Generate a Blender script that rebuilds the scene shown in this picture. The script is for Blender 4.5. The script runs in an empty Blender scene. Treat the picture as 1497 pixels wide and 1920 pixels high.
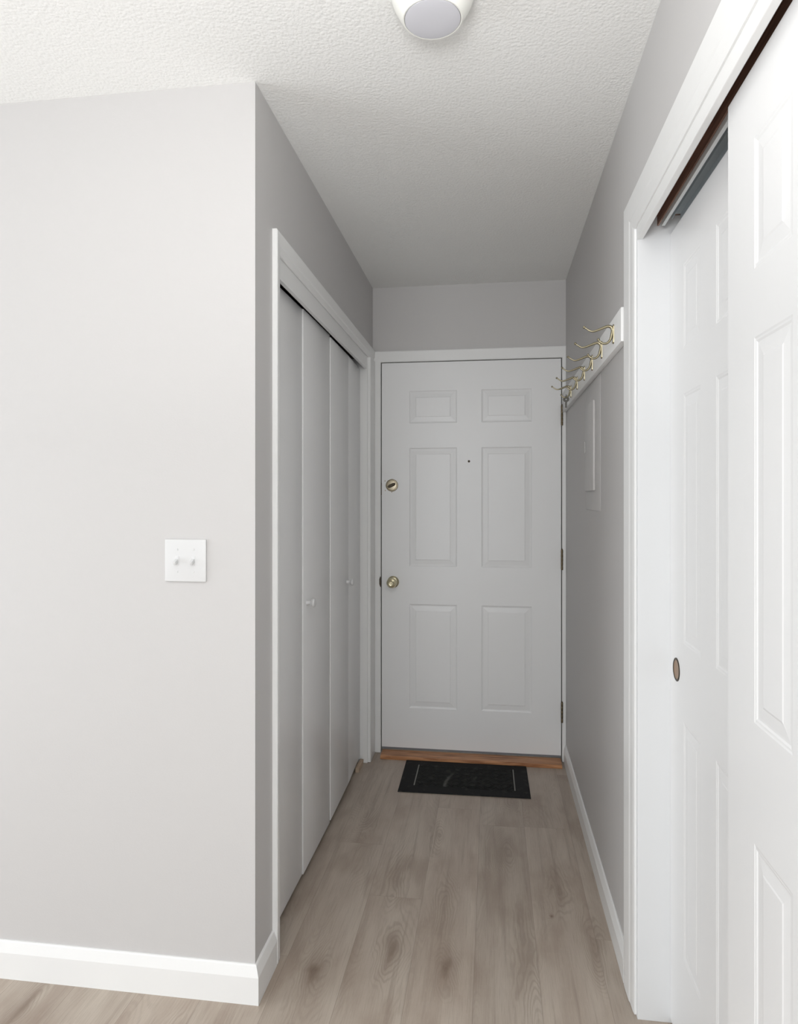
import bpy, bmesh, math, random
from mathutils import Vector, Matrix
PI = math.pi
S = bpy.context.scene
C = S.collection
random.seed(7)

# ------------------------------------------------------------------ camera, light, exposure
cam_d = bpy.data.cameras.new('camera')
cam = bpy.data.objects.new('camera', cam_d); C.objects.link(cam)
cam_d.sensor_fit = 'HORIZONTAL'; cam_d.sensor_width = 36.0
cam_d.lens = 1262.8 * 36.0 / 1497.0
cam_d.shift_y = -(960.0 - 933.1) / 1497.0
cam_d.clip_start = 0.02
cam.location = (0, 0, 1.3364)
cam.rotation_euler = (PI / 2, 0, 0.1372)
S.camera = cam

S.view_settings.view_transform = 'Standard'
S.view_settings.look = 'None'
S.view_settings.gamma = 1.0
S.view_settings.use_curve_mapping = False
S.view_settings.exposure = 0.0

w = bpy.data.worlds.new('sky'); S.world = w; w.use_nodes = True
bg = w.node_tree.nodes['Background']
bg.inputs[0].default_value = (0.86, 0.93, 1.0, 1)
bg.inputs[1].default_value = 1.0

def area(name, loc, rot, sx, sy, power, col):
    l = bpy.data.lights.new(name, 'AREA'); l.shape = 'RECTANGLE'; l.size = sx; l.size_y = sy
    l.energy = power; l.color = col
    o = bpy.data.objects.new(name, l); C.objects.link(o)
    o.location = loc; o.rotation_euler = rot
    return o
# daylight through the patio door on the left; rear panel is added front fill
area('rear_fill', (-0.62, -2.16, 1.2), (-PI / 2, 0, PI), 1.65, 1.95, 45, (0.965, 0.985, 1.0))
area('patio_daylight', (-3.60, 0.45, 1.05), (0, -PI / 2, 0), 2.0, 2.0, 42, (0.92, 0.965, 1.0))
# added fill light aimed at the ceiling, with no lamp behind it
area('ceiling_fill', (-0.15, -0.02, 1.70), (PI - 0.12, 0, 0), 0.5, 0.5, 23, (1.0, 0.995, 0.99))

# ------------------------------------------------------------------ sizes
H = 2.44
XL, XR = -0.6223, 0.3713
YE, YC = 3.495, 1.717
PY0, PY1 = -0.6, 1.5                         # patio door opening in the far left wall
YB = -2.2                                    # wall behind the camera

# ------------------------------------------------------------------ materials
def mat(name, col, rough=0.5, metal=0.0, spec=0.5):
    m = bpy.data.materials.new(name); m.use_nodes = True
    b = m.node_tree.nodes['Principled BSDF']
    b.inputs['Base Color'].default_value = (*col, 1)
    b.inputs['Roughness'].default_value = rough
    b.inputs['Metallic'].default_value = metal
    b.inputs['Specular IOR Level'].default_value = spec
    return m
def N(m, t, **kw):
    n = m.node_tree.nodes.new(t)
    for k, v in kw.items(): setattr(n, k, v)
    return n
def L(m, a, b): m.node_tree.links.new(a, b)
def bsdf(m): return m.node_tree.nodes['Principled BSDF']
def srgb(r, g, b):
    f = lambda c: (c / 255 / 12.92) if c / 255 <= 0.04045 else ((c / 255 + 0.055) / 1.055) ** 2.4
    return (f(r), f(g), f(b))
def bump(m, scale, strength, dist, detail=3.0, rough=0.6, stretch=None):
    tc = N(m, 'ShaderNodeTexCoord'); nz = N(m, 'ShaderNodeTexNoise'); bp = N(m, 'ShaderNodeBump')
    nz.inputs['Scale'].default_value = scale; nz.inputs['Detail'].default_value = detail
    nz.inputs['Roughness'].default_value = rough
    if stretch:
        mp = N(m, 'ShaderNodeMapping'); mp.inputs['Scale'].default_value = stretch
        L(m, tc.outputs['Object'], mp.inputs[0]); L(m, mp.outputs[0], nz.inputs['Vector'])
    else:
        L(m, tc.outputs['Object'], nz.inputs['Vector'])
    bp.inputs['Strength'].default_value = strength; bp.inputs['Distance'].default_value = dist
    L(m, nz.outputs['Fac'], bp.inputs['Height']); L(m, bp.outputs[0], bsdf(m).inputs['Normal'])
    return nz

M_wall = mat('wall_paint', srgb(201, 199, 198), 0.55, spec=0.35); bump(M_wall, 180, 0.12, 0.002)
M_trim = mat('trim_paint', srgb(237, 237, 236), 0.32); bump(M_trim, 60, 0.06, 0.001, stretch=(1, 1, 0.15))
M_door = mat('door_paint', srgb(236, 236, 236), 0.36); bump(M_door, 90, 0.06, 0.001, stretch=(1, 1, 0.12))
M_slide = mat('sliding_door_paint', srgb(237, 237, 237), 0.30); bump(M_slide, 90, 0.05, 0.001, stretch=(1, 1, 0.12))
M_plastic = mat('white_plastic', srgb(217, 217, 217), 0.35)
M_fix = mat('fixture_white', srgb(240, 240, 234), 0.35)
M_lens = mat('frosted_lens', srgb(212, 212, 218), 0.45)
M_brass = mat('brass', srgb(208, 200, 170), 0.24, 1.0)
M_dull = mat('antique_brass', srgb(168, 158, 138), 0.36, 1.0)
M_hinge = mat('tarnished_hinge', srgb(112, 100, 80), 0.42, 1.0)
M_hook = mat('aged_brass_hook', srgb(158, 150, 126), 0.28, 1.0)
M_dark = mat('dark_bronze', srgb(70, 62, 52), 0.45, 0.8)
M_steel = mat('key_steel', srgb(92, 90, 86), 0.45, 0.6)
M_black = mat('black_hole', (0.01, 0.01, 0.01), 0.6)
M_zinc = mat('zinc_track', srgb(205, 208, 208), 0.45, 0.1)
M_zdark = mat('grey_track_channel', srgb(196, 205, 210), 0.5, 0.0)
M_closet = mat('closet_inside_paint', srgb(170, 166, 160), 0.7)
M_grey = mat('grey_sweep_rubber', srgb(120, 121, 124), 0.6)

# popcorn ceiling
M_ceil = mat('popcorn_ceiling', srgb(243, 243, 241), 0.9, spec=0.2)
def popcorn(m):
    tc = N(m, 'ShaderNodeTexCoord')
    a = N(m, 'ShaderNodeTexNoise'); a.inputs['Scale'].default_value = 95; a.inputs['Detail'].default_value = 5; a.inputs['Roughness'].default_value = 0.7
    v = N(m, 'ShaderNodeTexVoronoi'); v.inputs['Scale'].default_value = 120
    L(m, tc.outputs['Object'], a.inputs['Vector']); L(m, tc.outputs['Object'], v.inputs['Vector'])
    s = N(m, 'ShaderNodeMath', operation='SUBTRACT'); L(m, a.outputs['Fac'], s.inputs[0])
    k = N(m, 'ShaderNodeMath', operation='MULTIPLY'); k.inputs[1].default_value = 0.5; L(m, v.outputs['Distance'], k.inputs[0]); L(m, k.outputs[0], s.inputs[1])
    b = N(m, 'ShaderNodeBump'); b.inputs['Strength'].default_value = 0.38; b.inputs['Distance'].default_value = 0.006
    L(m, s.outputs[0], b.inputs['Height']); L(m, b.outputs[0], bsdf(m).inputs['Normal'])
popcorn(M_ceil)

# wood for threshold and closet head
def wood(name, c1, c2, sc, rough=0.4):
    m = mat(name, c1, rough)
    tc = N(m, 'ShaderNodeTexCoord'); mp = N(m, 'ShaderNodeMapping'); mp.inputs['Scale'].default_value = sc
    nz = N(m, 'ShaderNodeTexNoise'); nz.inputs['Scale'].default_value = 6; nz.inputs['Detail'].default_value = 6; nz.inputs['Distortion'].default_value = 0.6
    cr = N(m, 'ShaderNodeValToRGB'); cr.color_ramp.elements[0].position = 0.36; cr.color_ramp.elements[1].position = 0.62
    cr.color_ramp.elements[0].color = (*c2, 1); cr.color_ramp.elements[1].color = (*c1, 1)
    L(m, tc.outputs['Object'], mp.inputs[0]); L(m, mp.outputs[0], nz.inputs['Vector']); L(m, nz.outputs['Fac'], cr.inputs[0]); L(m, cr.outputs[0], bsdf(m).inputs['Base Color'])
    return m
M_thresh = wood('oak_threshold', srgb(196, 142, 98), srgb(140, 88, 52), (1.2, 14, 14))
M_brown = wood('bare_brown_wood', srgb(158, 124, 106), srgb(124, 94, 80), (20, 1.0, 20), 0.6)

# vinyl plank floor
def floor_mat():
    m = mat('vinyl_plank_floor', srgb(176, 162, 148), 0.42, spec=0.4)
    uv = N(m, 'ShaderNodeUVMap', uv_map='plank_uv')        # metres within the plank plus a shift per plank
    ed = N(m, 'ShaderNodeUVMap', uv_map='edge_uv')         # metres from the plank's own corner
    at = N(m, 'ShaderNodeAttribute', attribute_name='tone')
    def mapping(src, s):
        mp = N(m, 'ShaderNodeMapping'); mp.inputs['Scale'].default_value = s; L(m, src, mp.inputs[0]); return mp.outputs[0]
    def noise(s, sc=1.0, det=3, rg=0.55, dist=0.0):
        n = N(m, 'ShaderNodeTexNoise'); n.inputs['Scale'].default_value = sc; n.inputs['Detail'].default_value = det
        n.inputs['Roughness'].default_value = rg; n.inputs['Distortion'].default_value = dist
        L(m, mapping(uv.outputs[0], s), n.inputs['Vector']); return n.outputs['Fac']
    def math_(op, a, b=None, c=None, clamp=False):
        n = N(m, 'ShaderNodeMath', operation=op); n.use_clamp = clamp
        for i, x in enumerate((a, b, c)):
            if x is None: continue
            if isinstance(x, (int, float)): n.inputs[i].default_value = x
            else: L(m, x, n.inputs[i])
        return n.outputs[0]
    def ramp(f, p0, p1):
        n = N(m, 'ShaderNodeMapRange', interpolation_type='SMOOTHSTEP'); n.inputs['From Min'].default_value = p0; n.inputs['From Max'].default_value = p1
        L(m, f, n.inputs['Value']); return n.outputs[0]
    def mix(f, a, b):
        n = N(m, 'ShaderNodeMix', data_type='RGBA')
        if isinstance(f, (int, float)): n.inputs[0].default_value = f
        else: L(m, f, n.inputs[0])
        for i, x in ((6, a), (7, b)):
            if isinstance(x, tuple): n.inputs[i].default_value = (*x, 1)
            else: L(m, x, n.inputs[i])
        return n.outputs[2]
    big = noise((9, 1.4, 1), 1.0, 3)
    hgt = noise((7.0, 1.5, 1), 1.0, 1.5, 0.4, 0.35)
    ringmask = ramp(noise((6, 1.1, 1), 1.3, 1), 0.47, 0.62)
    fib = noise((330, 9, 1), 1.0, 4, 0.7)
    fine = noise((900, 40, 1), 1.0, 2)
    streak = noise((45, 1.6, 1), 1.0, 4, 0.6, 0.3)
    # knots, each at its own spot in its plank: x, y, half width, half length, darkness
    tco = N(m, 'ShaderNodeTexCoord'); sep = N(m, 'ShaderNodeSeparateXYZ'); L(m, tco.outputs['Object'], sep.inputs[0])
    w1 = N(m, 'ShaderNodeTexNoise'); w1.inputs['Scale'].default_value = 1.0; w1.inputs['Detail'].default_value = 2
    L(m, mapping(uv.outputs[0], (22, 7, 1)), w1.inputs['Vector'])
    ws = N(m, 'ShaderNodeSeparateColor'); L(m, w1.outputs['Color'], ws.inputs[0])
    wx = math_('ADD', sep.outputs[0], math_('MULTIPLY', math_('SUBTRACT', ws.outputs[0], 0.5), 0.045))
    wy = math_('ADD', sep.outputs[1], math_('MULTIPLY', math_('SUBTRACT', ws.outputs[1], 0.5), 0.16))
    knot = kcore = None; near = None
    KN = [(-.503, 1.862, .020, .055, 1.0), (-.128, 1.921, .019, .050, 1.0), (-.295, 1.985, .020, .095, .8), (-.327, 2.37, .022, .10, .40),
          (.188, 2.188, .006, .016, 1.0), (.042, 2.56, .024, .07, .35), (.095, 1.975, .020, .13, .45), (-.152, 2.20, .020, .09, .30),
          (.225, 2.34, .018, .09, .5), (-.215, 2.66, .016, .07, .4), (-.50, 2.72, .020, .06, .35), (.30, 2.08, .016, .10, .5),
          (.10, 3.02, .020, .06, .3), (-1.22, 1.60, .018, .10, .8), (-.80, 1.50, .018, .09, .5), (-1.05, 1.35, .02, .07, .6)]
    for (kx_, ky_, a_, b_, s_) in KN:
        ex = math_('DIVIDE', math_('SUBTRACT', wx, kx_), a_); ey = math_('DIVIDE', math_('SUBTRACT', wy, ky_), b_)
        d_ = math_('SQRT', math_('ADD', math_('MULTIPLY', ex, ex), math_('MULTIPLY', ey, ey)))
        soft = math_('MULTIPLY', math_('SUBTRACT', 1.0, ramp(d_, 0.1, 1.9)), s_)
        core = math_('MULTIPLY', math_('SUBTRACT', 1.0, ramp(d_, 0.05, 0.95)), s_ * s_)
        halo = math_('SUBTRACT', 1.0, ramp(d_, 1.2, 3.2))
        knot = soft if knot is None else math_('MAXIMUM', knot, soft)
        kcore = core if kcore is None else math_('MAXIMUM', kcore, core)
        near = d_ if near is None else math_('MINIMUM', near, d_)
    halo = math_('SUBTRACT', 1.0, ramp(near, 1.4, 3.0))
    rings = math_('SINE', math_('MULTIPLY', math_('ADD', hgt, math_('MULTIPLY', math_('MINIMUM', near, 3.5), 0.052)), 210.0))
    rings = ramp(rings, -0.3, 1.0)
    light, mid, dark, red = srgb(190, 178, 165), srgb(172, 158, 145), srgb(146, 132, 119), srgb(140, 120, 106)
    c = mix(ramp(big, 0.32, 0.68), mid, light)
    c = mix(math_('MULTIPLY', ramp(streak, 0.50, 0.78), 0.6), c, dark)
    c = mix(math_('MULTIPLY', knot, 0.75), c, srgb(140, 122, 108))
    c = mix(math_('MULTIPLY', ramp(noise((5, 2.0, 1), 1.7, 2), 0.45, 0.72), 0.55), c, srgb(150, 132, 118))
    c = mix(math_('MULTIPLY', kcore, 0.7), c, srgb(112, 94, 81))
    c = mix(math_('MULTIPLY', math_('MULTIPLY', rings, math_('MAXIMUM', math_('MULTIPLY', ringmask, 0.45), halo)), 0.34), c, srgb(138, 124, 111))
    c = mix(math_('MULTIPLY', ramp(fib, 0.45, 0.75), 0.42), c, dark)
    c = mix(math_('MULTIPLY', ramp(fine, 0.55, 0.85), 0.40), c, srgb(208, 198, 186))
    # per plank tone
    hsv = N(m, 'ShaderNodeHueSaturation'); L(m, c, hsv.inputs['Color'])
    tv = math_('ADD', math_('MULTIPLY', at.outputs['Fac'], 0.16), 0.90); L(m, tv, hsv.inputs['Value'])
    c = hsv.outputs[0]
    # milled micro bevel between planks
    sx = N(m, 'ShaderNodeSeparateXYZ'); L(m, ed.outputs[0], sx.inputs[0])
    dx = math_('MINIMUM', sx.outputs[0], math_('SUBTRACT', 0.18, sx.outputs[0]))
    seam = math_('SUBTRACT', 1.0, ramp(dx, 0.0003, 0.0013))
    seamy = math_('SUBTRACT', 1.0, ramp(sx.outputs[1], 0.0004, 0.002))
    seam = math_('MAXIMUM', seam, seamy)
    c = mix(math_('MULTIPLY', seam, 0.36), c, srgb(116, 102, 90))
    L(m, c, bsdf(m).inputs['Base Color'])
    rr = math_('ADD', math_('MULTIPLY', fib, 0.12), 0.36); L(m, rr, bsdf(m).inputs['Roughness'])
    b = N(m, 'ShaderNodeBump'); b.inputs['Strength'].default_value = 0.25; b.inputs['Distance'].default_value = 0.0006
    L(m, math_('SUBTRACT', fib, seam), b.inputs['Height']); L(m, b.outputs[0], bsdf(m).inputs['Normal'])
    return m
M_floor = floor_mat()

def mat_mat(name, c0, c1, rough, scuff):
    m = mat(name, c0, rough, spec=0.2)
    tc = N(m, 'ShaderNodeTexCoord'); nz = N(m, 'ShaderNodeTexNoise'); nz.inputs['Scale'].default_value = 30; nz.inputs['Detail'].default_value = 6
    cr = N(m, 'ShaderNodeValToRGB'); cr.color_ramp.elements[0].position = 0.56; cr.color_ramp.elements[1].position = 0.80
    cr.color_ramp.elements[0].color = (*c0, 1); cr.color_ramp.elements[1].color = (*c1, 1)
    L(m, tc.outputs['Object'], nz.inputs['Vector']); L(m, nz.outputs['Fac'], cr.inputs[0])
    out = cr.outputs[0]
    if scuff:                                    # dusty curved scuff left of the middle
        sp = N(m, 'ShaderNodeSeparateXYZ'); L(m, tc.outputs['Object'], sp.inputs[0])
        def mm(op, a, b_):
            n = N(m, 'ShaderNodeMath', operation=op)
            for i_, v in enumerate((a, b_)):
                if isinstance(v, (int, float)): n.inputs[i_].default_value = v
                else: L(m, v, n.inputs[i_])
            return n.outputs[0]
        yy = mm('ADD', sp.outputs[1], 0.115)
        curve = mm('ADD', mm('MULTIPLY', mm('MULTIPLY', yy, yy), 1.4), -0.088)
        dist = mm('ABSOLUTE', mm('SUBTRACT', sp.outputs[0], curve), 0)
        mr = N(m, 'ShaderNodeMapRange', interpolation_type='SMOOTHSTEP'); L(m, dist, mr.inputs['Value'])
        mr.inputs['From Min'].default_value = 0.001; mr.inputs['From Max'].default_value = 0.012; mr.inputs['To Min'].default_value = 1; mr.inputs['To Max'].default_value = 0
        fy = N(m, 'ShaderNodeMapRange', interpolation_type='SMOOTHSTEP'); L(m, yy, fy.inputs['Value'])
        fy.inputs['From Min'].default_value = 0.06; fy.inputs['From Max'].default_value = 0.20; fy.inputs['To Min'].default_value = 1; fy.inputs['To Max'].default_value = 0
        mx_ = N(m, 'ShaderNodeMix', data_type='RGBA'); L(m, mm('MULTIPLY', mm('MULTIPLY', mr.outputs[0], fy.outputs[0]), 0.75), mx_.inputs[0])
        L(m, out, mx_.inputs[6]); mx_.inputs[7].default_value = (*srgb(104, 103, 99), 1); out = mx_.outputs[2]
    L(m, out, bsdf(m).inputs['Base Color'])
    return m
M_mat = mat_mat('black_rubber_mat', srgb(29, 29, 30), srgb(58, 57, 56), 0.75, False)
M_pile = mat_mat('black_mat_field', srgb(38, 38, 38), srgb(72, 71, 69), 0.7, True)
M_scuff = mat('grey_scuff', srgb(78, 77, 74), 0.7)
M_stripe = mat('worn_grey_groove', srgb(128, 127, 122), 0.6)

# ------------------------------------------------------------------ mesh helpers
def box(bm, x0, x1, y0, y1, z0, z1, bev=0.0, seg=2):
    g = bmesh.ops.create_cube(bm, size=1.0)
    vs = g['verts']
    for v in vs:
        v.co = Vector((x0 + (v.co.x + .5) * (x1 - x0), y0 + (v.co.y + .5) * (y1 - y0), z0 + (v.co.z + .5) * (z1 - z0)))
    if bev > 0:
        es = list({e for v in vs for e in v.link_edges})
        bmesh.ops.bevel(bm, geom=es, offset=bev, segments=seg, affect='EDGES', profile=0.5, clamp_overlap=True)
def prism(bm, prof, fn0, fn1):
    """prof: closed list of 2D points; fn0/fn1 map a 2D point to the two end positions"""
    a = [bm.verts.new(fn0(*p)) for p in prof]; b = [bm.verts.new(fn1(*p)) for p in prof]
    n = len(prof)
    for i in range(n):
        bm.faces.new((a[i], a[(i + 1) % n], b[(i + 1) % n], b[i]))
    bm.faces.new(a[::-1]); bm.faces.new(b)
def lathe(bm, prof, mtx, seg=40, caps=True):
    rings = []
    for r, h in prof:
        if r < 1e-6: rings.append([bm.verts.new(mtx @ Vector((0, 0, h)))])
        else: rings.append([bm.verts.new(mtx @ Vector((r * math.cos(2 * PI * i / seg), r * math.sin(2 * PI * i / seg), h))) for i in range(seg)])
    for a, b in zip(rings, rings[1:]):
        for i in range(seg):
            j = (i + 1) % seg
            if len(a) == 1 and len(b) == 1: continue
            if len(a) == 1: bm.faces.new((a[0], b[j], b[i]))
            elif len(b) == 1: bm.faces.new((a[i], a[j], b[0]))
            else: bm.faces.new((a[i], a[j], b[j], b[i]))
    if caps:
        for r in (rings[0], rings[-1]):
            if len(r) > 1: bm.faces.new(r)
def tube(bm, pts, rad, seg=10):
    """pts list of Vector, rad list of radii: swept tube with rounded ends"""
    n = len(pts); rings = []
    up = None
    for i, p in enumerate(pts):
        t = (pts[min(i + 1, n - 1)] - pts[max(i - 1, 0)]).normalized()
        if up is None:
            up = t.orthogonal().normalized()
        up = (up - t * up.dot(t)).normalized(); s = t.cross(up)
        rings.append([bm.verts.new(p + (up * math.cos(2 * PI * k / seg) + s * math.sin(2 * PI * k / seg)) * rad[i]) for k in range(seg)])
    for a, b in zip(rings, rings[1:]):
        for k in range(seg):
            bm.faces.new((a[k], a[(k + 1) % seg], b[(k + 1) % seg], b[k]))
    bm.faces.new(rings[0][::-1]); bm.faces.new(rings[-1])
def spline(ctrl, n=6):
    out = []
    P = [ctrl[0]] + list(ctrl) + [ctrl[-1]]
    for i in range(1, len(P) - 2):
        for k in range(n):
            t = k / n
            p0, p1, p2, p3 = [Vector(q) for q in P[i - 1:i + 3]]
            out.append(0.5 * ((2 * p1) + (-p0 + p2) * t + (2 * p0 - 5 * p1 + 4 * p2 - p3) * t * t + (-p0 + 3 * p1 - 3 * p2 + p3) * t ** 3))
    out.append(Vector(ctrl[-1]))
    return out
def obj(name, bm, m, parent=None, smooth=False, origin=None):
    bmesh.ops.recalc_face_normals(bm, faces=bm.faces)
    me = bpy.data.meshes.new(name)
    if origin is not None:
        bmesh.ops.translate(bm, verts=bm.verts, vec=-Vector(origin))
    bm.to_mesh(me); bm.free()
    for mm in (m if isinstance(m, (list, tuple)) else [m]): me.materials.append(mm)
    if smooth:
        for p in me.polygons: p.use_smooth = True
        me.set_sharp_from_angle(angle=math.radians(35))
    o = bpy.data.objects.new(name, me); C.objects.link(o)
    if origin is not None: o.location = origin
    if parent is not None: o.parent = parent
    return o
def tag(o, label, cat, group=None, kind=None):
    o['label'] = label; o['category'] = cat
    if group: o['group'] = group
    if kind: o['kind'] = kind
    return o
def empty(name, loc=(0, 0, 0)):
    o = bpy.data.objects.new(name, None); C.objects.link(o); o.location = loc
    o.empty_display_size = 0.05
    return o
def nb(): return bmesh.new()
def bxo(name, m, parent, *a, bev=0.0, **k):
    b = nb(); box(b, *a, bev=bev); return obj(name, b, m, parent, smooth=bev > 0, **k)
def rot(axis, ang, loc):
    return Matrix.Translation(Vector(loc)) @ Matrix.Rotation(ang, 4, axis)

# ------------------------------------------------------------------ the setting
# floor: planks 18 cm wide running down the hall
def build_floor():
    bm = nb(); u1 = bm.loops.layers.uv.new('plank_uv'); u2 = bm.loops.layers.uv.new('edge_uv')
    tone = bm.verts.layers.float.new('tone')
    y0, y1 = YB - .1, 3.62
    known = {-1: (2.90, 0.80), -2: (3.45, 0.6), -3: (2.56, 0.5), -4: (1.9, 0.5), 0: (1.55, 0.25), 1: (2.78, 0.55), 2: (2.10, 0.3)}
    k0, k1 = int((-3.7 + 0.05) / 0.18) - 1, int((1.2 + 0.05) / 0.18) + 1
    rnd = random.Random(21)
    for k in range(k0, k1 + 1):
        x = -0.05 + 0.18 * k
        base, _t = known.get(k, (rnd.uniform(0, 1.22), 0.5))
        y = base - 1.22 * 8
        while y < y1:
            a, b = max(y, y0), min(y + 1.22, y1)
            if b > a + 1e-4:
                t = min(1, max(0, _t + rnd.uniform(-.15, .15))) if k in known else rnd.random(); ox, oy = rnd.uniform(0, 60), rnd.uniform(0, 60)
                vs = []
                for (px, py) in ((x, a), (x + 0.18, a), (x + 0.18, b), (x, b)):
                    v = bm.verts.new((px, py, 0)); v[tone] = t; vs.append(v)
                f = bm.faces.new(vs)
                for lp in f.loops:
                    px, py = lp.vert.co.x - x, lp.vert.co.y - y
                    lp[u1].uv = (px + ox, py + oy); lp[u2].uv = (px, py)
            y += 1.22
    me = bpy.data.meshes.new('floor'); bm.to_mesh(me); bm.free(); me.materials.append(M_floor)
    o = bpy.data.objects.new('floor', me); C.objects.link(o); return o
tag(build_floor(), 'grey-brown wood-look plank floor running down the hallway', 'floor', kind='structure')

b = nb(); box(b, -3.75, 1.2, YB - .12, 3.62, H, H + 0.1)
tag(obj('ceiling', b, M_ceil), 'white popcorn-textured ceiling over the hallway', 'ceiling', kind='structure')

b = nb(); box(b, -3.62, XL - 0.12, YC, YC + 0.12, 0, H)
tag(obj('wall_front', b, M_wall), 'wide light grey wall facing the camera with the switch plate on it', 'wall', kind='structure')
b = nb()
LO0, LO1, LOZ = 1.905, 3.345, 2.05           # bifold closet opening
box(b, XL - 0.12, XL, YC, LO0, 0, H); box(b, XL - 0.12, XL, LO1, YE + 0.1, 0, H); box(b, XL - 0.12, XL, LO0, LO1, LOZ, H)
tag(obj('wall_left', b, M_wall), 'grey hallway wall above and around the bifold closet', 'wall', kind='structure')
b = nb()
EX0, EX1, EZ = -0.585, 0.358, 2.052
box(b, XL, EX0, YE, YE + 0.12, 0, H); box(b, EX1, XR + .12, YE, YE + 0.12, 0, H); box(b, EX0, EX1, YE, YE + 0.12, EZ, H)
tag(obj('wall_end', b, M_wall), 'grey strip of wall above the entry door at the hallway end', 'wall', kind='structure')
b = nb()
RO0, RO1, ROZ = 0.56, 1.808, 2.075            # sliding closet opening
box(b, XR, XR + 0.13, RO1, YE, 0, H); box(b, XR, XR + 0.13, YB, RO0, 0, H); box(b, XR, XR + 0.13, RO0, RO1, ROZ, H)
tag(obj('wall_right', b, M_wall), 'grey hallway wall on the right with coat hooks, ending at the sliding closet', 'wall', kind='structure')
# room behind the camera
b = nb()
box(b, -3.62, -1.5, YB - .12, YB, 0, H); box(b, 0.25, XR + .13, YB - .12, YB, 0, H)
box(b, -1.5, 0.25, YB - .12, YB, 0, 0.15); box(b, -1.5, 0.25, YB - .12, YB, 2.2, H)
tag(obj('wall_back', b, M_wall), 'grey wall with an opening for the added fill light behind the viewer', 'wall', kind='structure')
b = nb()
box(b, -3.74, -3.62, YB - .12, PY0, 0, H); box(b, -3.74, -3.62, PY1, YC + .12, 0, H); box(b, -3.74, -3.62, PY0, PY1, 2.1, H)
tag(obj('wall_far_left', b, M_wall), 'grey living room wall with the patio door, outside the picture', 'wall', kind='structure')
# patio door frame, and an added frame around the rear fill light
def win(name, label, horizontal, a0, a1, z0, z1, c, mull):
    bm = nb()
    def bb(p0, p1, q0, q1):
        if horizontal: box(bm, p0, p1, c - .03, c + .03, q0, q1, .004)
        else: box(bm, c - .03, c + .03, p0, p1, q0, q1, .004)
    bb(a0, a0 + .05, z0, z1); bb(a1 - .05, a1, z0, z1); bb(a0 + .05, a1 - .05, z0, z0 + .05); bb(a0 + .05, a1 - .05, z1 - .05, z1)
    for q in mull: bb(q - .025, q + .025, z0 + .05, z1 - .05)
    return tag(obj(name, bm, M_trim), label, 'window', kind='structure')
win('window_1', 'white frame around the added fill light behind the viewer', True, -1.5, 0.25, 0.15, 2.2, YB - .06, (-0.62,))
win('window_2', 'white patio door frame on the living room side', False, PY0, PY1, 0.0, 2.1, -3.68, ((PY0 + PY1) / 2,))

# closets' insides
b = nb()
box(b, XL - 0.80, XL - 0.78, 1.86, 3.42, 0, H); box(b, XL - 0.78, XL - 0.12, 1.86, 1.88, 0, H); box(b, XL - 0.78, XL - 0.12, 3.40, 3.42, 0, H)
tag(obj('wall_closet_left', b, M_closet), 'inside of the bifold closet behind its doors', 'wall', kind='structure')
b = nb()
box(b, 1.10, 1.12, 0.40, 1.95, 0, H); box(b, XR + .13, 1.10, 0.40, 0.42, 0, H); box(b, XR + .13, 1.10, 1.93, 1.95, 0, H)
tag(obj('wall_closet_right', b, M_closet), 'inside of the sliding-door closet behind its doors', 'wall', kind='structure')

# ------------------------------------------------------------------ trim
# baseboards
def base_profile(h, t):
    return [(0, 0), (t, 0), (t, h * 0.72), (t * 0.72, h * 0.84), (t * 0.42, h * 0.97), (t * 0.25, h), (0, h)]
b = nb(); t = 0.014
pf = base_profile(0.100, t)
prism(b, pf, lambda d, z: (-3.62, YC - d, z), lambda d, z: (XL + d, YC - d, z))
prism(b, pf, lambda d, z: (XL + d, YC - d, z), lambda d, z: (XL + d, 1.857, z))
bmesh.ops.remove_doubles(b, verts=b.verts, dist=1e-5)
o = obj('baseboard_left', b, M_trim); tag(o, 'white baseboard under the wide wall, wrapping the outside corner', 'baseboard', kind='structure')
b = nb(); pf = base_profile(0.088, 0.013)
prism(b, pf, lambda d, z: (XR - d, 1.921, z), lambda d, z: (XR - d, 3.482, z))
tag(obj('baseboard_right', b, M_trim), 'white baseboard along the right hallway wall', 'baseboard', kind='structure')

# casing profile across its width w (0 = opening side), thickness out of the wall
def casing_prof(wd, t):
    return [(0, 0), (0, t * .22), (wd * .05, t * .40), (wd * .30, t * .62), (wd * .36, t * .80), (wd * .44, t * .86), (wd * .80, t), (wd * .94, t), (wd, t * .86), (wd, 0)]
# left closet casing + fascia + jamb
b = nb(); tc_ = 0.015; z_in, wd = 2.046, 0.060
pf = casing_prof(0.052, tc_)
prism(b, pf, lambda u, d: (XL + d, 1.910 - u, 0.002), lambda u, d: (XL + d, 1.910 - u, z_in + u * wd / .052))
pf = casing_prof(wd, tc_)
prism(b, pf, lambda u, d: (XL + d, 1.910 - u * .052 / wd, z_in + u), lambda u, d: (XL + d, 3.478, z_in + u))
pf = [(0, 0), (0, .014), (.004, .016), (.128, .016), (.132, .014), (.132, 0)]
prism(b, pf, lambda u, d: (XL + d, 3.346 + u, 0.002), lambda u, d: (XL + d, 3.346 + u, z_in))
tag(obj('trim_1', b, M_trim), 'white casing around the bifold closet opening on the left', 'trim', kind='structure')
b = nb()
box(b, XL - 0.014, XL - 0.0005, 1.911, 3.3365, 1.985, 2.0495, .001)
tag(obj('trim_2', b, M_trim), 'white fascia board above the bifold doors hiding their track', 'trim', kind='structure')
b = nb()
box(b, XL - 0.12, XL + 0.001, 3.337, 3.3455, 0, 2.049, .001); box(b, XL - 0.12, XL + .001, 1.9055, 1.9105, 0, 2.049, .001)
tag(obj('trim_3', b, M_trim), 'white side jambs of the bifold closet', 'trim', kind='structure')
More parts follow.
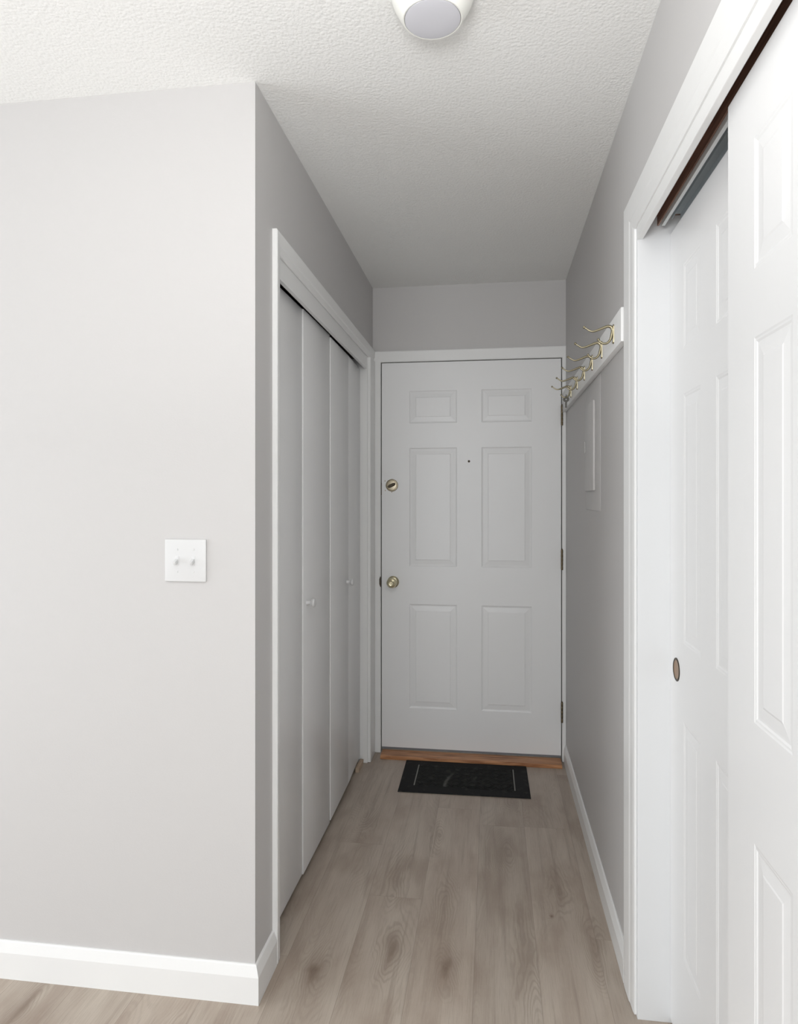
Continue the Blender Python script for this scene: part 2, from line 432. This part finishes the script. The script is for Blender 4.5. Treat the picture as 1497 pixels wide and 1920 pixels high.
# entry door casing and frame
b = nb(); t = 0.015
def flat_prof(wd, t): return [(0, 0), (0, t * .8), (wd * .08, t), (wd * .92, t), (wd, t * .85), (wd, 0)]
wl, wt, wr = 0.0445, 0.058, 0.0195
X0c, X1c, Z0c = -0.5775, 0.3515, 2.045
prism(b, flat_prof(wl, t), lambda u, d: (X0c - u, YE - d, 0.002), lambda u, d: (X0c - u, YE - d, Z0c + u * wt / wl))
prism(b, flat_prof(wr, t), lambda u, d: (X1c + u, YE - d, 0.002), lambda u, d: (X1c + u, YE - d, Z0c + u * wt / wr))
prism(b, flat_prof(wt, t), lambda u, d: (X0c - u * wl / wt, YE - d, Z0c + u), lambda u, d: (X1c + u * wr / wt, YE - d, Z0c + u))
tag(obj('trim_4', b, M_trim), 'white casing around the entry door', 'trim', kind='structure')
b = nb()
# jamb with door stop
box(b, -0.585, X0c, YE + .0005, YE + .119, 0, 2.052); box(b, X1c, .358, YE + .0005, YE + .119, 0, 2.052); box(b, X0c, X1c, YE + .0005, YE + .119, Z0c, 2.052)
box(b, X0c, X0c + .014, YE + .046, YE + .119, 0, Z0c); box(b, X1c - .014, X1c, YE + .046, YE + .119, 0, Z0c); box(b, X0c + .014, X1c - .014, YE + .046, YE + .119, Z0c - .014, Z0c)
box(b, X0c + .014, X1c - .014, YE + .060, YE + .119, 0, .03)
tag(obj('trim_5', b, mat('old_jamb_paint', srgb(190, 188, 182), .5)), 'inner jamb and stop of the entry door frame', 'trim', kind='structure')

# right closet casing
b = nb(); z_in, wdc = 2.030, 0.094
wds = 0.112; tR = 0.0135
def cprof2(wd, t): return [(0, 0), (0, t * .5), (wd * .10, t * .66), (wd * .36, t * .74), (wd * .42, t * .86), (wd * .50, t * .90), (wd * .82, t), (wd * .95, t), (wd, t * .85), (wd, 0)]
prism(b, cprof2(wds, tR), lambda u, d: (XR - d, 1.806 + u, 0.002), lambda u, d: (XR - d, 1.806 + u, z_in + u * wdc / wds))
prism(b, cprof2(wdc, tR), lambda u, d: (XR - d, 1.806 + u * wds / wdc, z_in + u), lambda u, d: (XR - d, 0.565 - u * wds / wdc, z_in + u))
prism(b, cprof2(wds, tR), lambda u, d: (XR - d, 0.565 - u, 0.002), lambda u, d: (XR - d, 0.565 - u, z_in + u * wdc / wds))
tag(obj('trim_6', b, M_trim), 'white moulded casing around the sliding closet on the right', 'trim', kind='structure')
b = nb()
box(b, XR - .003, XR + .0115, 0.575, 1.7915, 1.997, 2.070, .0015)
tag(obj('trim_7', b, M_trim), 'white fascia board hanging below the head casing of the sliding closet', 'trim', kind='structure')
b = nb()
box(b, XR - .002, XR + .129, 1.792, 1.8075, 0, 2.074, .001); box(b, XR - .002, XR + .129, 0.5605, 0.574, 0, 2.074, .001)
tag(obj('trim_8', b, mat('shaded_trim_paint', srgb(224, 225, 226), 0.4)), 'white side jamb of the sliding closet facing the camera', 'trim', kind='structure')  # duller than the trim paint, shade worked into the colour of these jambs
b = nb()
box(b, XR + .0117, XR + .129, 0.575, 1.791, 2.0535, 2.0745)
box(b, XR + .0117, XR + .0160, 0.575, 1.785, 2.012, 2.053)
box(b, .4160, .4200, 0.575, 1.785, 2.0270, 2.0535)
tag(obj('trim_9', b, M_brown), 'bare brown wooden head jamb inside the sliding closet', 'trim', kind='structure')

# threshold
b = nb()
pf = [(3.396, .0005), (3.396, .010), (3.402, .017), (3.440, .019), (3.484, .019), (3.484, .0005)]
prism(b, pf, lambda y, z: (-0.566, y, z), lambda y, z: (0.3435, y, z))
o = obj('door_threshold', b, M_thresh, smooth=True)
tag(o, 'orange-brown wooden threshold strip at the foot of the entry door', 'threshold')

# ------------------------------------------------------------------ raised panel doors
def panel_door_bm(W, Z0, Z1, T, cols, rows, sgn=1, prof=None):
    """door in local u (width), z, depth d (0 = face, + into the door). Returns faces as function of mapping."""
    prof = prof or [(0.0, 0.0), (0.003, 0.0024), (0.008, 0.0040), (0.0120, 0.0040), (0.0330, 0.0016), (0.0350, 0.0004), (0.0362, 0.0)]
    bm = nb()
    us = [0] + [c for ab in cols for c in ab] + [W]
    zs = [Z0] + [c for ab in rows for c in ab] + [Z1]
    holes = {(ci * 2 + 1, ri * 2 + 1) for ci in range(len(cols)) for ri in range(len(rows))}
    V = {}
    def vv(u, z, d):
        k = (round(u, 5), round(z, 5), round(d, 5))
        if k not in V: V[k] = bm.verts.new((u, d, z))
        return V[k]
    for i in range(len(us) - 1):
        for j in range(len(zs) - 1):
            if (i, j) in holes:
                a0, a1, c0, c1 = us[i], us[i + 1], zs[j], zs[j + 1]
                for (o0, d0), (o1, d1) in zip(prof, prof[1:]):
                    A = [vv(a0 + o0, c0 + o0, d0), vv(a1 - o0, c0 + o0, d0), vv(a1 - o0, c1 - o0, d0), vv(a0 + o0, c1 - o0, d0)]
                    B = [vv(a0 + o1, c0 + o1, d1), vv(a1 - o1, c0 + o1, d1), vv(a1 - o1, c1 - o1, d1), vv(a0 + o1, c1 - o1, d1)]
                    for q in range(4): bm.faces.new((A[q], A[(q + 1) % 4], B[(q + 1) % 4], B[q]))
                bm.faces.new(B)
            else:
                bm.faces.new((vv(us[i], zs[j], 0), vv(us[i + 1], zs[j], 0), vv(us[i + 1], zs[j + 1], 0), vv(us[i], zs[j + 1], 0)))
    # sides and back
    def strip(pts):
        for p, q in zip(pts, pts[1:]):
            bm.faces.new((vv(p[0], p[1], 0), vv(q[0], q[1], 0), vv(q[0], q[1], T), vv(p[0], p[1], T)))
    strip([(u, Z0) for u in us]); strip([(u, Z1) for u in us]); strip([(0, z) for z in zs]); strip([(W, z) for z in zs])
    for i in range(len(us) - 1):
        for j in range(len(zs) - 1):
            bm.faces.new((vv(us[i], zs[j], T), vv(us[i], zs[j + 1], T), vv(us[i + 1], zs[j + 1], T), vv(us[i + 1], zs[j], T)))
    return bm

# entry door (door_1)
DX0, DX1, DY = -0.5735, 0.3470, YE - 0.003
d1 = empty('door_1', (DX0, DY, 0))
tag(d1, 'white six-panel entry door at the hallway end', 'door', kind='structure')
bm = panel_door_bm(DX1 - DX0, 0.030, 2.0415, 0.044,
                   [(0.146, 0.394), (0.520, 0.775)],
                   [(0.238, 0.781), (0.978, 1.596), (1.724, 1.893)])
door1 = obj('door_panel', bm, M_door, d1)
# child geometry is local to the empty
def loc1(x, y, z): return Vector((x - DX0, y - DY, z))
b = nb(); box(b, 0.002, DX1 - DX0 - .002, 0.0, 0.03, 0.020, 0.0295, .001); obj('door_sweep', b, M_grey, d1)
# knob: rose, neck, ball
R = Matrix.Rotation(PI / 2, 4, 'X')          # local +z -> -y (towards the camera)
kx, kz = -0.513, 0.895
b = nb(); lathe(b, [(0, -.001), (.031, -.001), (.031, .002), (.028, .006), (.020, .009), (.013, .011), (.011, .024), (.014, .030), (.022, .036), (.0265, .046), (.0262, .056), (.022, .063), (.013, .0668), (.0085, .0655), (.0080, .0642), (0, .0640)], Matrix.Translation(loc1(kx, DY, kz)) @ R, 48)
knob = obj('door_knob', b, M_brass, d1, smooth=True)
b = nb(); lathe(b, [(0, .0641), (.0042, .0641), (.0042, .0665), (.0035, .068), (0, .068)], Matrix.Translation(loc1(kx, DY, kz)) @ R, 20); obj('lock_button', b, M_dull, knob, smooth=True)
b = nb(); lathe(b, [(0, -.001), (.0325, -.001), (.0325, .003), (.0305, .006), (.029, .0065), (.028, .005), (.026, .0052), (.024, .009), (.010, .0105), (0, .0105)], Matrix.Translation(loc1(-.5195, DY, 1.401)) @ R, 48)
db = obj('deadbolt_plate', b, M_dull, d1, smooth=True)
b = nb(); 
mt = Matrix.Translation(loc1(-.5195, DY - .0105, 1.401)) @ Matrix.Rotation(math.radians(-24), 4, 'Y')
prof = [(-.022, -.0045), (-.012, -.0085), (.010, -.0085), (.021, -.004), (.022, .004), (.010, .0085), (-.012, .0085), (-.022, .0045)]
prism(b, prof, lambda x, z: mt @ Vector((x, 0, z)), lambda x, z: mt @ Vector((x * .82, -.013, z * .55)))
obj('thumb_turn', b, M_dark, db, smooth=True)
for (sx, sz) in ((-.556, 1.424), (-.5545, 1.374), (-.5205, 1.3655)):
    b = nb(); lathe(b, [(0, -.001), (.0028, -.001), (.0028, .0008), (0, .0012)], Matrix.Translation(loc1(sx, DY, sz)) @ R, 12); obj('screw', b, M_dull, d1)
b = nb(); lathe(b, [(0, .0012), (.0038, .0012), (.0052, .0018), (.0062, .0002), (.0062, -.002), (0, -.002)], Matrix.Translation(loc1(-.1175, DY, 1.524)) @ R, 20)
ph = obj('peephole', b, M_dark, d1, smooth=True); ph['label'] = 'tiny dark peephole'
# strike plate lips on the left edge
for z0, z1, mm in ((.868, .925, M_dark),):
    b = nb(); prof = [(0, z0), (-.005, z0 + .004), (-.0085, z0 + .016), (-.0085, z1 - .016), (-.005, z1 - .004), (0, z1)]
    prism(b, [(x, z) for x, z in prof], lambda x, z: loc1(X0c + .0015 + x, YE - .0165, z), lambda x, z: loc1(X0c + .0015 + x, YE - .0150, z)); obj('strike_plate', b, mm, d1)
b = nb(); box(b, *[v for v in (X0c - DX0, X0c - DX0 + .003, -.004, .02, 1.35, 1.415)]); obj('deadbolt_strike', b, M_dark, d1)
# hinges
for hz in (1.751, 1.022, 0.252):
    b = nb(); hx, hy, hl = DX1 + .003, DY - .016, .0508
    segs = 5; 
    for q in range(segs):
        a0 = hz - hl + q * (2 * hl / segs) + .0006; a1 = a0 + 2 * hl / segs - .0012
        lathe(b, [(0, a0), (.0048, a0), (.0054, a0 + .001), (.0054, a1 - .001), (.0048, a1), (0, a1)], Matrix.Translation(loc1(hx, hy, 0)), 14)
    lathe(b, [(0, hz + hl), (.0035, hz + hl), (.0045, hz + hl + .003), (.002, hz + hl + .006), (0, hz + hl + .006)], Matrix.Translation(loc1(hx, hy, 0)), 12)
    box(b, hx - DX0 - .0022, hx - DX0 + .0022, hy - DY, 0.018, hz - hl, hz + hl)
    obj('hinge', b, M_hinge, d1, smooth=True)

# bifold closet door (door_2): four flat leaves
pts = [(-0.6560, 1.9130), (-0.6535, 2.272), (-0.6475, 2.652), (-0.6475, 3.010), (-0.6590, 3.335)]
d2 = empty('door_2', (XL - .03, 1.9130, 0))
tag(d2, 'white flat bifold closet doors on the left hallway wall', 'door', kind='structure')
zz = [(.026, 1.993), (.026, 1.993), (.034, 1.984), (.034, 1.984)]
off = [0, .0035, .0075, .0]
for i in range(4):
    (xa, ya), (xb, yb) = pts[i], pts[i + 1]
    if i == 1: xa += .004
    if i == 2: xa += .003
    v = Vector((xb - xa, yb - ya, 0)); ln = v.length; ang = math.atan2(-v.x, v.y)
    b = nb(); box(b, -.030, 0, .0012, ln - .0012, zz[i][0], zz[i][1], .0016)
    mt = Matrix.Translation((xa - d2.location.x, ya - d2.location.y, 0)) @ Matrix.Rotation(ang, 4, 'Z')
    bmesh.ops.transform(b, matrix=mt, verts=b.verts)
    lf = obj('door_leaf', b, M_door, d2, smooth=True)
    if i in (1, 2):
        u = .045 if i == 1 else ln - .040
        kzz = .965 if i == 1 else .957
        b = nb(); lathe(b, [(0, 0), (.009, 0), (.0085, .004), (.0065, .009), (.0075, .014), (.0135, .019), (.0165, .025), (.0150, .030), (.009, .0325), (0, .033)],
                        mt @ Matrix.Translation((0, u, kzz)) @ Matrix.Rotation(PI / 2, 4, 'Y'), 28)
        k = obj('door_knob', b, M_plastic, lf, smooth=True); k['label'] = 'small round white knob'
# track bracket peeking out of the dark gap
b = nb(); box(b, -.045, -.03, .735, .775, 1.996, 2.012); box(b, -.052, -.024, .0, 1.42, 2.036, 2.048)
obj('door_track', b, M_dark, d2)
b = nb(); box(b, -.006, .012, 1.300, 1.418, .0006, .022, .001)
fb = obj('floor_bracket', b, mat('pale_raw_wood', srgb(186, 164, 142), 0.6), d2); fb['label'] = 'small tan wooden block at the foot of the last leaf'

# sliding closet doors: six narrow panels each
rows6 = [(.240, .805), (.990, 1.583), (1.688, 1.890)]
def slider(name, label, x, ylead, W, ztop, pull):
    d = empty(name, (x, ylead, 0)); tag(d, label, 'door', kind='structure')
    bm = panel_door_bm(W, .012, ztop, .034, [(.116, .250), (.352, .486)], rows6,
                       prof=[(0, 0), (.0030, .0009), (.0060, .0010), (.0095, .0023), (.0130, .0023), (.0310, .0011), (.0335, .0004), (.0350, .0002)])
    # local (u, depth, z) -> world: u runs towards the camera (-y), depth into the closet (+x)
    for v in bm.verts: v.co = Vector((v.co.y, -v.co.x, v.co.z))
    obj('door_panel', bm, M_slide, d)
    if pull:
        b = nb(); mt = Matrix.Translation((0, -.058, .914)) @ Matrix.Rotation(-PI / 2, 4, 'Y')
        lathe(b, [(.0285, -.001), (.0285, .0012), (.0265, .0022), (.0240, .0014), (.0225, .0008)], mt, 40, caps=False)
        rg = obj('finger_pull', b, M_dark, d, smooth=True); rg['label'] = 'round recessed brass finger pull'
        b = nb(); lathe(b, [(.0228, .0010), (.0205, .0007), (.0120, .0006), (0, .0006)], mt, 40, caps=False)
        obj('pull_cup', b, mat('pull_brass', srgb(150, 116, 82), .3, 1.0), rg, smooth=True)
    return d
slider('door_3', 'white six-panel sliding closet door set further back, with the brass finger pull', .450, 1.7915, .602, 2.006, True)
slider('door_4', 'white six-panel sliding closet door nearest the camera at the right edge', .400, 1.2175, .602, 2.0035, False)
# track
t = empty('closet_track', (XR + .05, 1.18, 2.053))
tag(t, 'grey metal sliding-door track under the head of the closet on the right', 'track')
def lt(b, x0, x1, y0, y1, z0, z1, bev=0): box(b, x0 - (XR + .05), x1 - (XR + .05), y0 - 1.18, y1 - 1.18, z0 - 2.053, z1 - 2.053, bev)
b = nb(); lt(b, .4190, .4265, .60, 1.752, 2.0135, 2.0265); lt(b, .4205, .4220, .60, 1.752, 2.0265, 2.0530)
obj('divider_lip', b, M_zinc, t)
b = nb(); lt(b, .4205, .4720, .60, 1.775, 2.0505, 2.0530); lt(b, .4700, .4720, .60, 1.775, 2.024, 2.0505); lt(b, .4480, .4500, .60, 1.775, 2.038, 2.0505)
obj('track_channel', b, M_zdark, t)
for yy in (1.30, 1.50, 1.70):
    b = nb(); mt = Matrix.Translation((.4360 - XR - .05, yy - 1.18, 2.0505 - 2.053)) @ Matrix.Rotation(PI, 4, 'X')
    lathe(b, [(0, 0), (.005, 0), (.0045, .002), (.002, .003), (0, .003)], mt, 14); obj('screw', b, M_zinc, t, smooth=True)

# ------------------------------------------------------------------ coat rack: board and six hooks
BX = 0.3520
rk = empty('coat_rack', (XR, 2.70, 1.80))
tag(rk, 'long white board of brass coat hooks on the right hallway wall', 'coat rack')
def lr(x, y, z): return Vector((x - XR, y - 2.70, z - 1.80))
b = nb(); lo, hi = lr(BX, 1.9215, 1.767), lr(XR, 3.478, 1.862); box(b, lo.x, hi.x, lo.y, hi.y, lo.z, hi.z, .002); obj('board', b, M_trim, rk, smooth=True)
def hook_mesh():
    b = nb()
    # back plate (rounded ends) on x = 0, hook projects to -x
    pf = []
    for k in range(17):
        a = PI * k / 16; pf.append((.0065 * math.cos(a), .022 + .0065 * math.sin(a)))
    for k in range(17):
        a = PI + PI * k / 16; pf.append((.0065 * math.cos(a), -.022 + .0065 * math.sin(a)))
    prism(b, pf, lambda y, z: (0, y, z), lambda y, z: (-.003, y * .9, z * .98))
    # long upper prong
    c = [(-.002, 0, .010), (-.008, 0, .021), (-.020, 0, .0225), (-.040, 0, .015), (-.056, 0, .010), (-.066, 0, .011), (-.078, 0, .0185), (-.083, 0, .022)]
    s = spline(c, 7); n = len(s); tube(b, s, [.0052 - .0028 * min(1, i / n * 1.3) for i in range(n)], 12)
    # short lower prong
    c = [(-.003, 0, .012), (-.006, 0, -.002), (-.010, 0, -.016), (-.019, 0, -.0255), (-.030, 0, -.0265), (-.040, 0, -.020), (-.043, 0, -.016)]
    s = spline(c, 7); n = len(s); tube(b, s, [.0045 - .0020 * (i / n) for i in range(n)], 12)
    for p in ((-.084, 0, .0228), (-.0435, 0, -.0148)):
        bmesh.ops.create_icosphere(b, subdivisions=3, radius=.0042, matrix=Matrix.Translation(p))
    bmesh.ops.recalc_face_normals(b, faces=b.faces)
    return b
h0 = obj('coat_hook', hook_mesh(), M_hook, rk, smooth=True)
b = nb(); lathe(b, [(0, .0028), (.0036, .0028), (.003, .0044), (0, .005)], Matrix.Translation((0, 0, -.0235)) @ Matrix.Rotation(-PI / 2, 4, 'Y'), 14)
s0 = obj('screw', b, M_dull, h0, smooth=True)
for i, y in enumerate((2.030, 2.242, 2.451, 2.655, 2.876, 3.098)):
    hk = h0 if i == 0 else h0.copy()
    hk.location = lr(BX, y, 1.813)
    if i:
        C.objects.link(hk); hk.parent = rk
        sc = s0.copy(); C.objects.link(sc); sc.parent = hk
# key on the last hook
ky = 3.098; kxx = BX - .030
k = empty('door_key', (kxx + .008, ky, 1.796)); tag(k, 'small grey metal key hanging from the coat hook nearest the entry door', 'key')
b = nb()
mt = Matrix.Translation((0, 0, -.018)) 
def disc_ring(b, ro, ri, T, cz):
    seg = 28; A = []
    for (r, y) in ((ro, -T), (ro, T), (ri, T), (ri, -T)):
        A.append([b.verts.new((r * math.cos(2 * PI * i / seg), y, cz + r * math.sin(2 * PI * i / seg))) for i in range(seg)])
    for q in range(4):
        a, c = A[q], A[(q + 1) % 4]
        for i in range(seg): b.faces.new((a[i], a[(i + 1) % seg], c[(i + 1) % seg], c[i]))
disc_ring(b, .0135, .0035, .0014, -.0180)
obj('key_bow', b, M_steel, k)
b = nb()
pf = [(-.0045, -.028), (.0045, -.028), (.0045, -.036), (.0030, -.038), (.0045, -.041), (.0028, -.044), (.0044, -.047), (.0028, -.050), (.0040, -.053), (.0, -.057), (-.0040, -.055)]
prism(b, pf, lambda x, z: (x, -.0010, z), lambda x, z: (x, .0010, z)); obj('key_blade', b, M_steel, k)
b = nb(); seg = 30
pts_ = [Vector((0.002 * math.sin(a), .0085 * math.sin(a) , -.0050 + .0095 * math.cos(a))) for a in [2 * PI * i / seg for i in range(seg + 1)]]
tube(b, pts_, [.0009] * len(pts_), 8); obj('key_ring', b, M_steel, k, smooth=True)

# ------------------------------------------------------------------ electrical panel
ep = empty('electrical_panel', (XR, 2.57, 1.29)); tag(ep, 'wall-coloured breaker panel cover set in the right wall below the coat hooks', 'electrical panel')
def le(b, x0, x1, y0, y1, z0, z1, bev): box(b, x0 - XR, x1 - XR, y0 - 2.57, y1 - 2.57, z0 - 1.29, z1 - 1.29, bev)
M_pan = mat('panel_wall_paint', srgb(201, 199, 198), .42, spec=.4); bump(M_pan, 180, .08, .001)
b = nb(); le(b, XR - .0016, XR, 2.392, 2.750, 1.290, 1.7655, .0008); obj('cover_plate', b, M_pan, ep, smooth=True)
b = nb(); le(b, XR - .0105, XR - .0017, 2.500, 2.722, 1.362, 1.690, .0025); dr = obj('panel_door', b, M_pan, ep, smooth=True)
b = nb(); le(b, XR - .0135, XR - .0106, 2.694, 2.712, 1.510, 1.555, .0012); obj('latch', b, M_pan, dr, smooth=True)

# ------------------------------------------------------------------ light switch plate
sw = empty('light_switch', (-.8155, YC, 1.1675)); tag(sw, 'white square double toggle switch plate on the wide grey wall', 'light switch')
b = nb(); 
pf = [(-.0585, -.057), (.0585, -.057), (.0585, .057), (-.0585, .057)]
box(b, -.0585, .0585, -.0062, 0, -.057, .057, .0028, 3)
obj('wall_plate', b, M_plastic, sw, smooth=True)
for sx in (-.023, .023):
    b = nb(); box(b, sx - .0052, sx + .0052, -.0070, -.0060, -.0125, .0125, .0004)
    tg = obj('toggle_collar', b, M_plastic, sw, smooth=True)
    b = nb(); box(b, -.0038, .0038, -.017, .0, -.0045, .0055, .0014)
    bmesh.ops.transform(b, matrix=Matrix.Translation((sx, -.0066, 0)) @ Matrix.Rotation(math.radians(26), 4, 'X'), verts=b.verts)
    obj('toggle', b, M_plastic, tg, smooth=True)
    for sz in (-.030, .030):
        b = nb(); lathe(b, [(0, .0061), (.0031, .0061), (.0028, .0073), (0, .0076)], Matrix.Translation((sx, 0, sz)) @ R, 16)
        obj('screw', b, M_plastic, sw, smooth=True)

# ------------------------------------------------------------------ ceiling light
cl = empty('ceiling_light', (-.128, 1.462, H)); tag(cl, 'round white flush ceiling light with a grey frosted lens', 'ceiling light')
mt = Matrix.Rotation(PI, 4, 'X')
b = nb(); lathe(b, [(0, 0), (.0915, 0), (.0925, .004), (.0915, .012), (.085, .030), (.076, .046), (.069, .058), (.0645, .0635), (.0620, .0635), (.0610, .0600), (0, .0600)], mt, 72); obj('housing', b, M_fix, cl, smooth=True)
b = nb(); lathe(b, [(0, .0602), (.0607, .0602), (.0603, .0640), (.050, .0658), (.025, .0672), (0, .0676)], mt, 72); obj('lens', b, M_lens, cl, smooth=True)

# ------------------------------------------------------------------ door mat
mx, my = -.129, 3.215
dm = empty('door_mat', (mx, my, 0)); tag(dm, 'black rubber doormat with a diamond-textured middle in front of the entry door', 'doormat')
b = nb()
vs = [(-.302, .178), (.298, .178), (.301, -.177), (-.296, -.186)]
prism(b, vs, lambda x, y: (x, y, .0008), lambda x, y: (x * .996, y * .994, .0050)); obj('mat_base', b, M_mat, dm)
b = nb()
fx0, fx1, fy0, fy1 = -.222, .222, -.112, .124
box(b, fx0, fx1, fy0, fy1, .0051, .0056)
# raised basket-weave lozenges
cell = .036; rows = int((fy1 - fy0) / cell); cols = int((fx1 - fx0) / cell)
for i in range(cols):
    for j in range(rows):
        cx, cy = fx0 + (i + .5) * (fx1 - fx0) / cols, fy0 + (j + .5) * (fy1 - fy0) / rows
        a = PI / 4 if (i + j) % 2 else -PI / 4
        for q in (-1, 0, 1):
            g = nb(); box(g, -.0175, .0175, q * .0105 - .0034, q * .0105 + .0034, .0057, .0088, .0012, 1)
            bmesh.ops.transform(g, matrix=Matrix.Translation((cx, cy, 0)) @ Matrix.Rotation(a, 4, 'Z'), verts=g.verts)
            me = bpy.data.meshes.new('t'); g.to_mesh(me); g.free(); b.from_mesh(me); bpy.data.meshes.remove(me)
obj('mat_field', b, M_pile, dm)
for (x0, y0, x1, y1) in ((-.2310, .122, -.2285, -.116), (.2310, .124, .2330, -.114)):
    b = nb(); prism(b, [(-.0028, 0), (.0028, 0), (.0028, 1), (-.0028, 1)], lambda u, v: (x0 + (x1 - x0) * v + u, y0 + (y1 - y0) * v, .0051), lambda u, v: (x0 + (x1 - x0) * v + u * .7, y0 + (y1 - y0) * v, .0066))
    g = obj('side_stripe', b, M_stripe, dm); g['label'] = 'pale grey worn stripe'
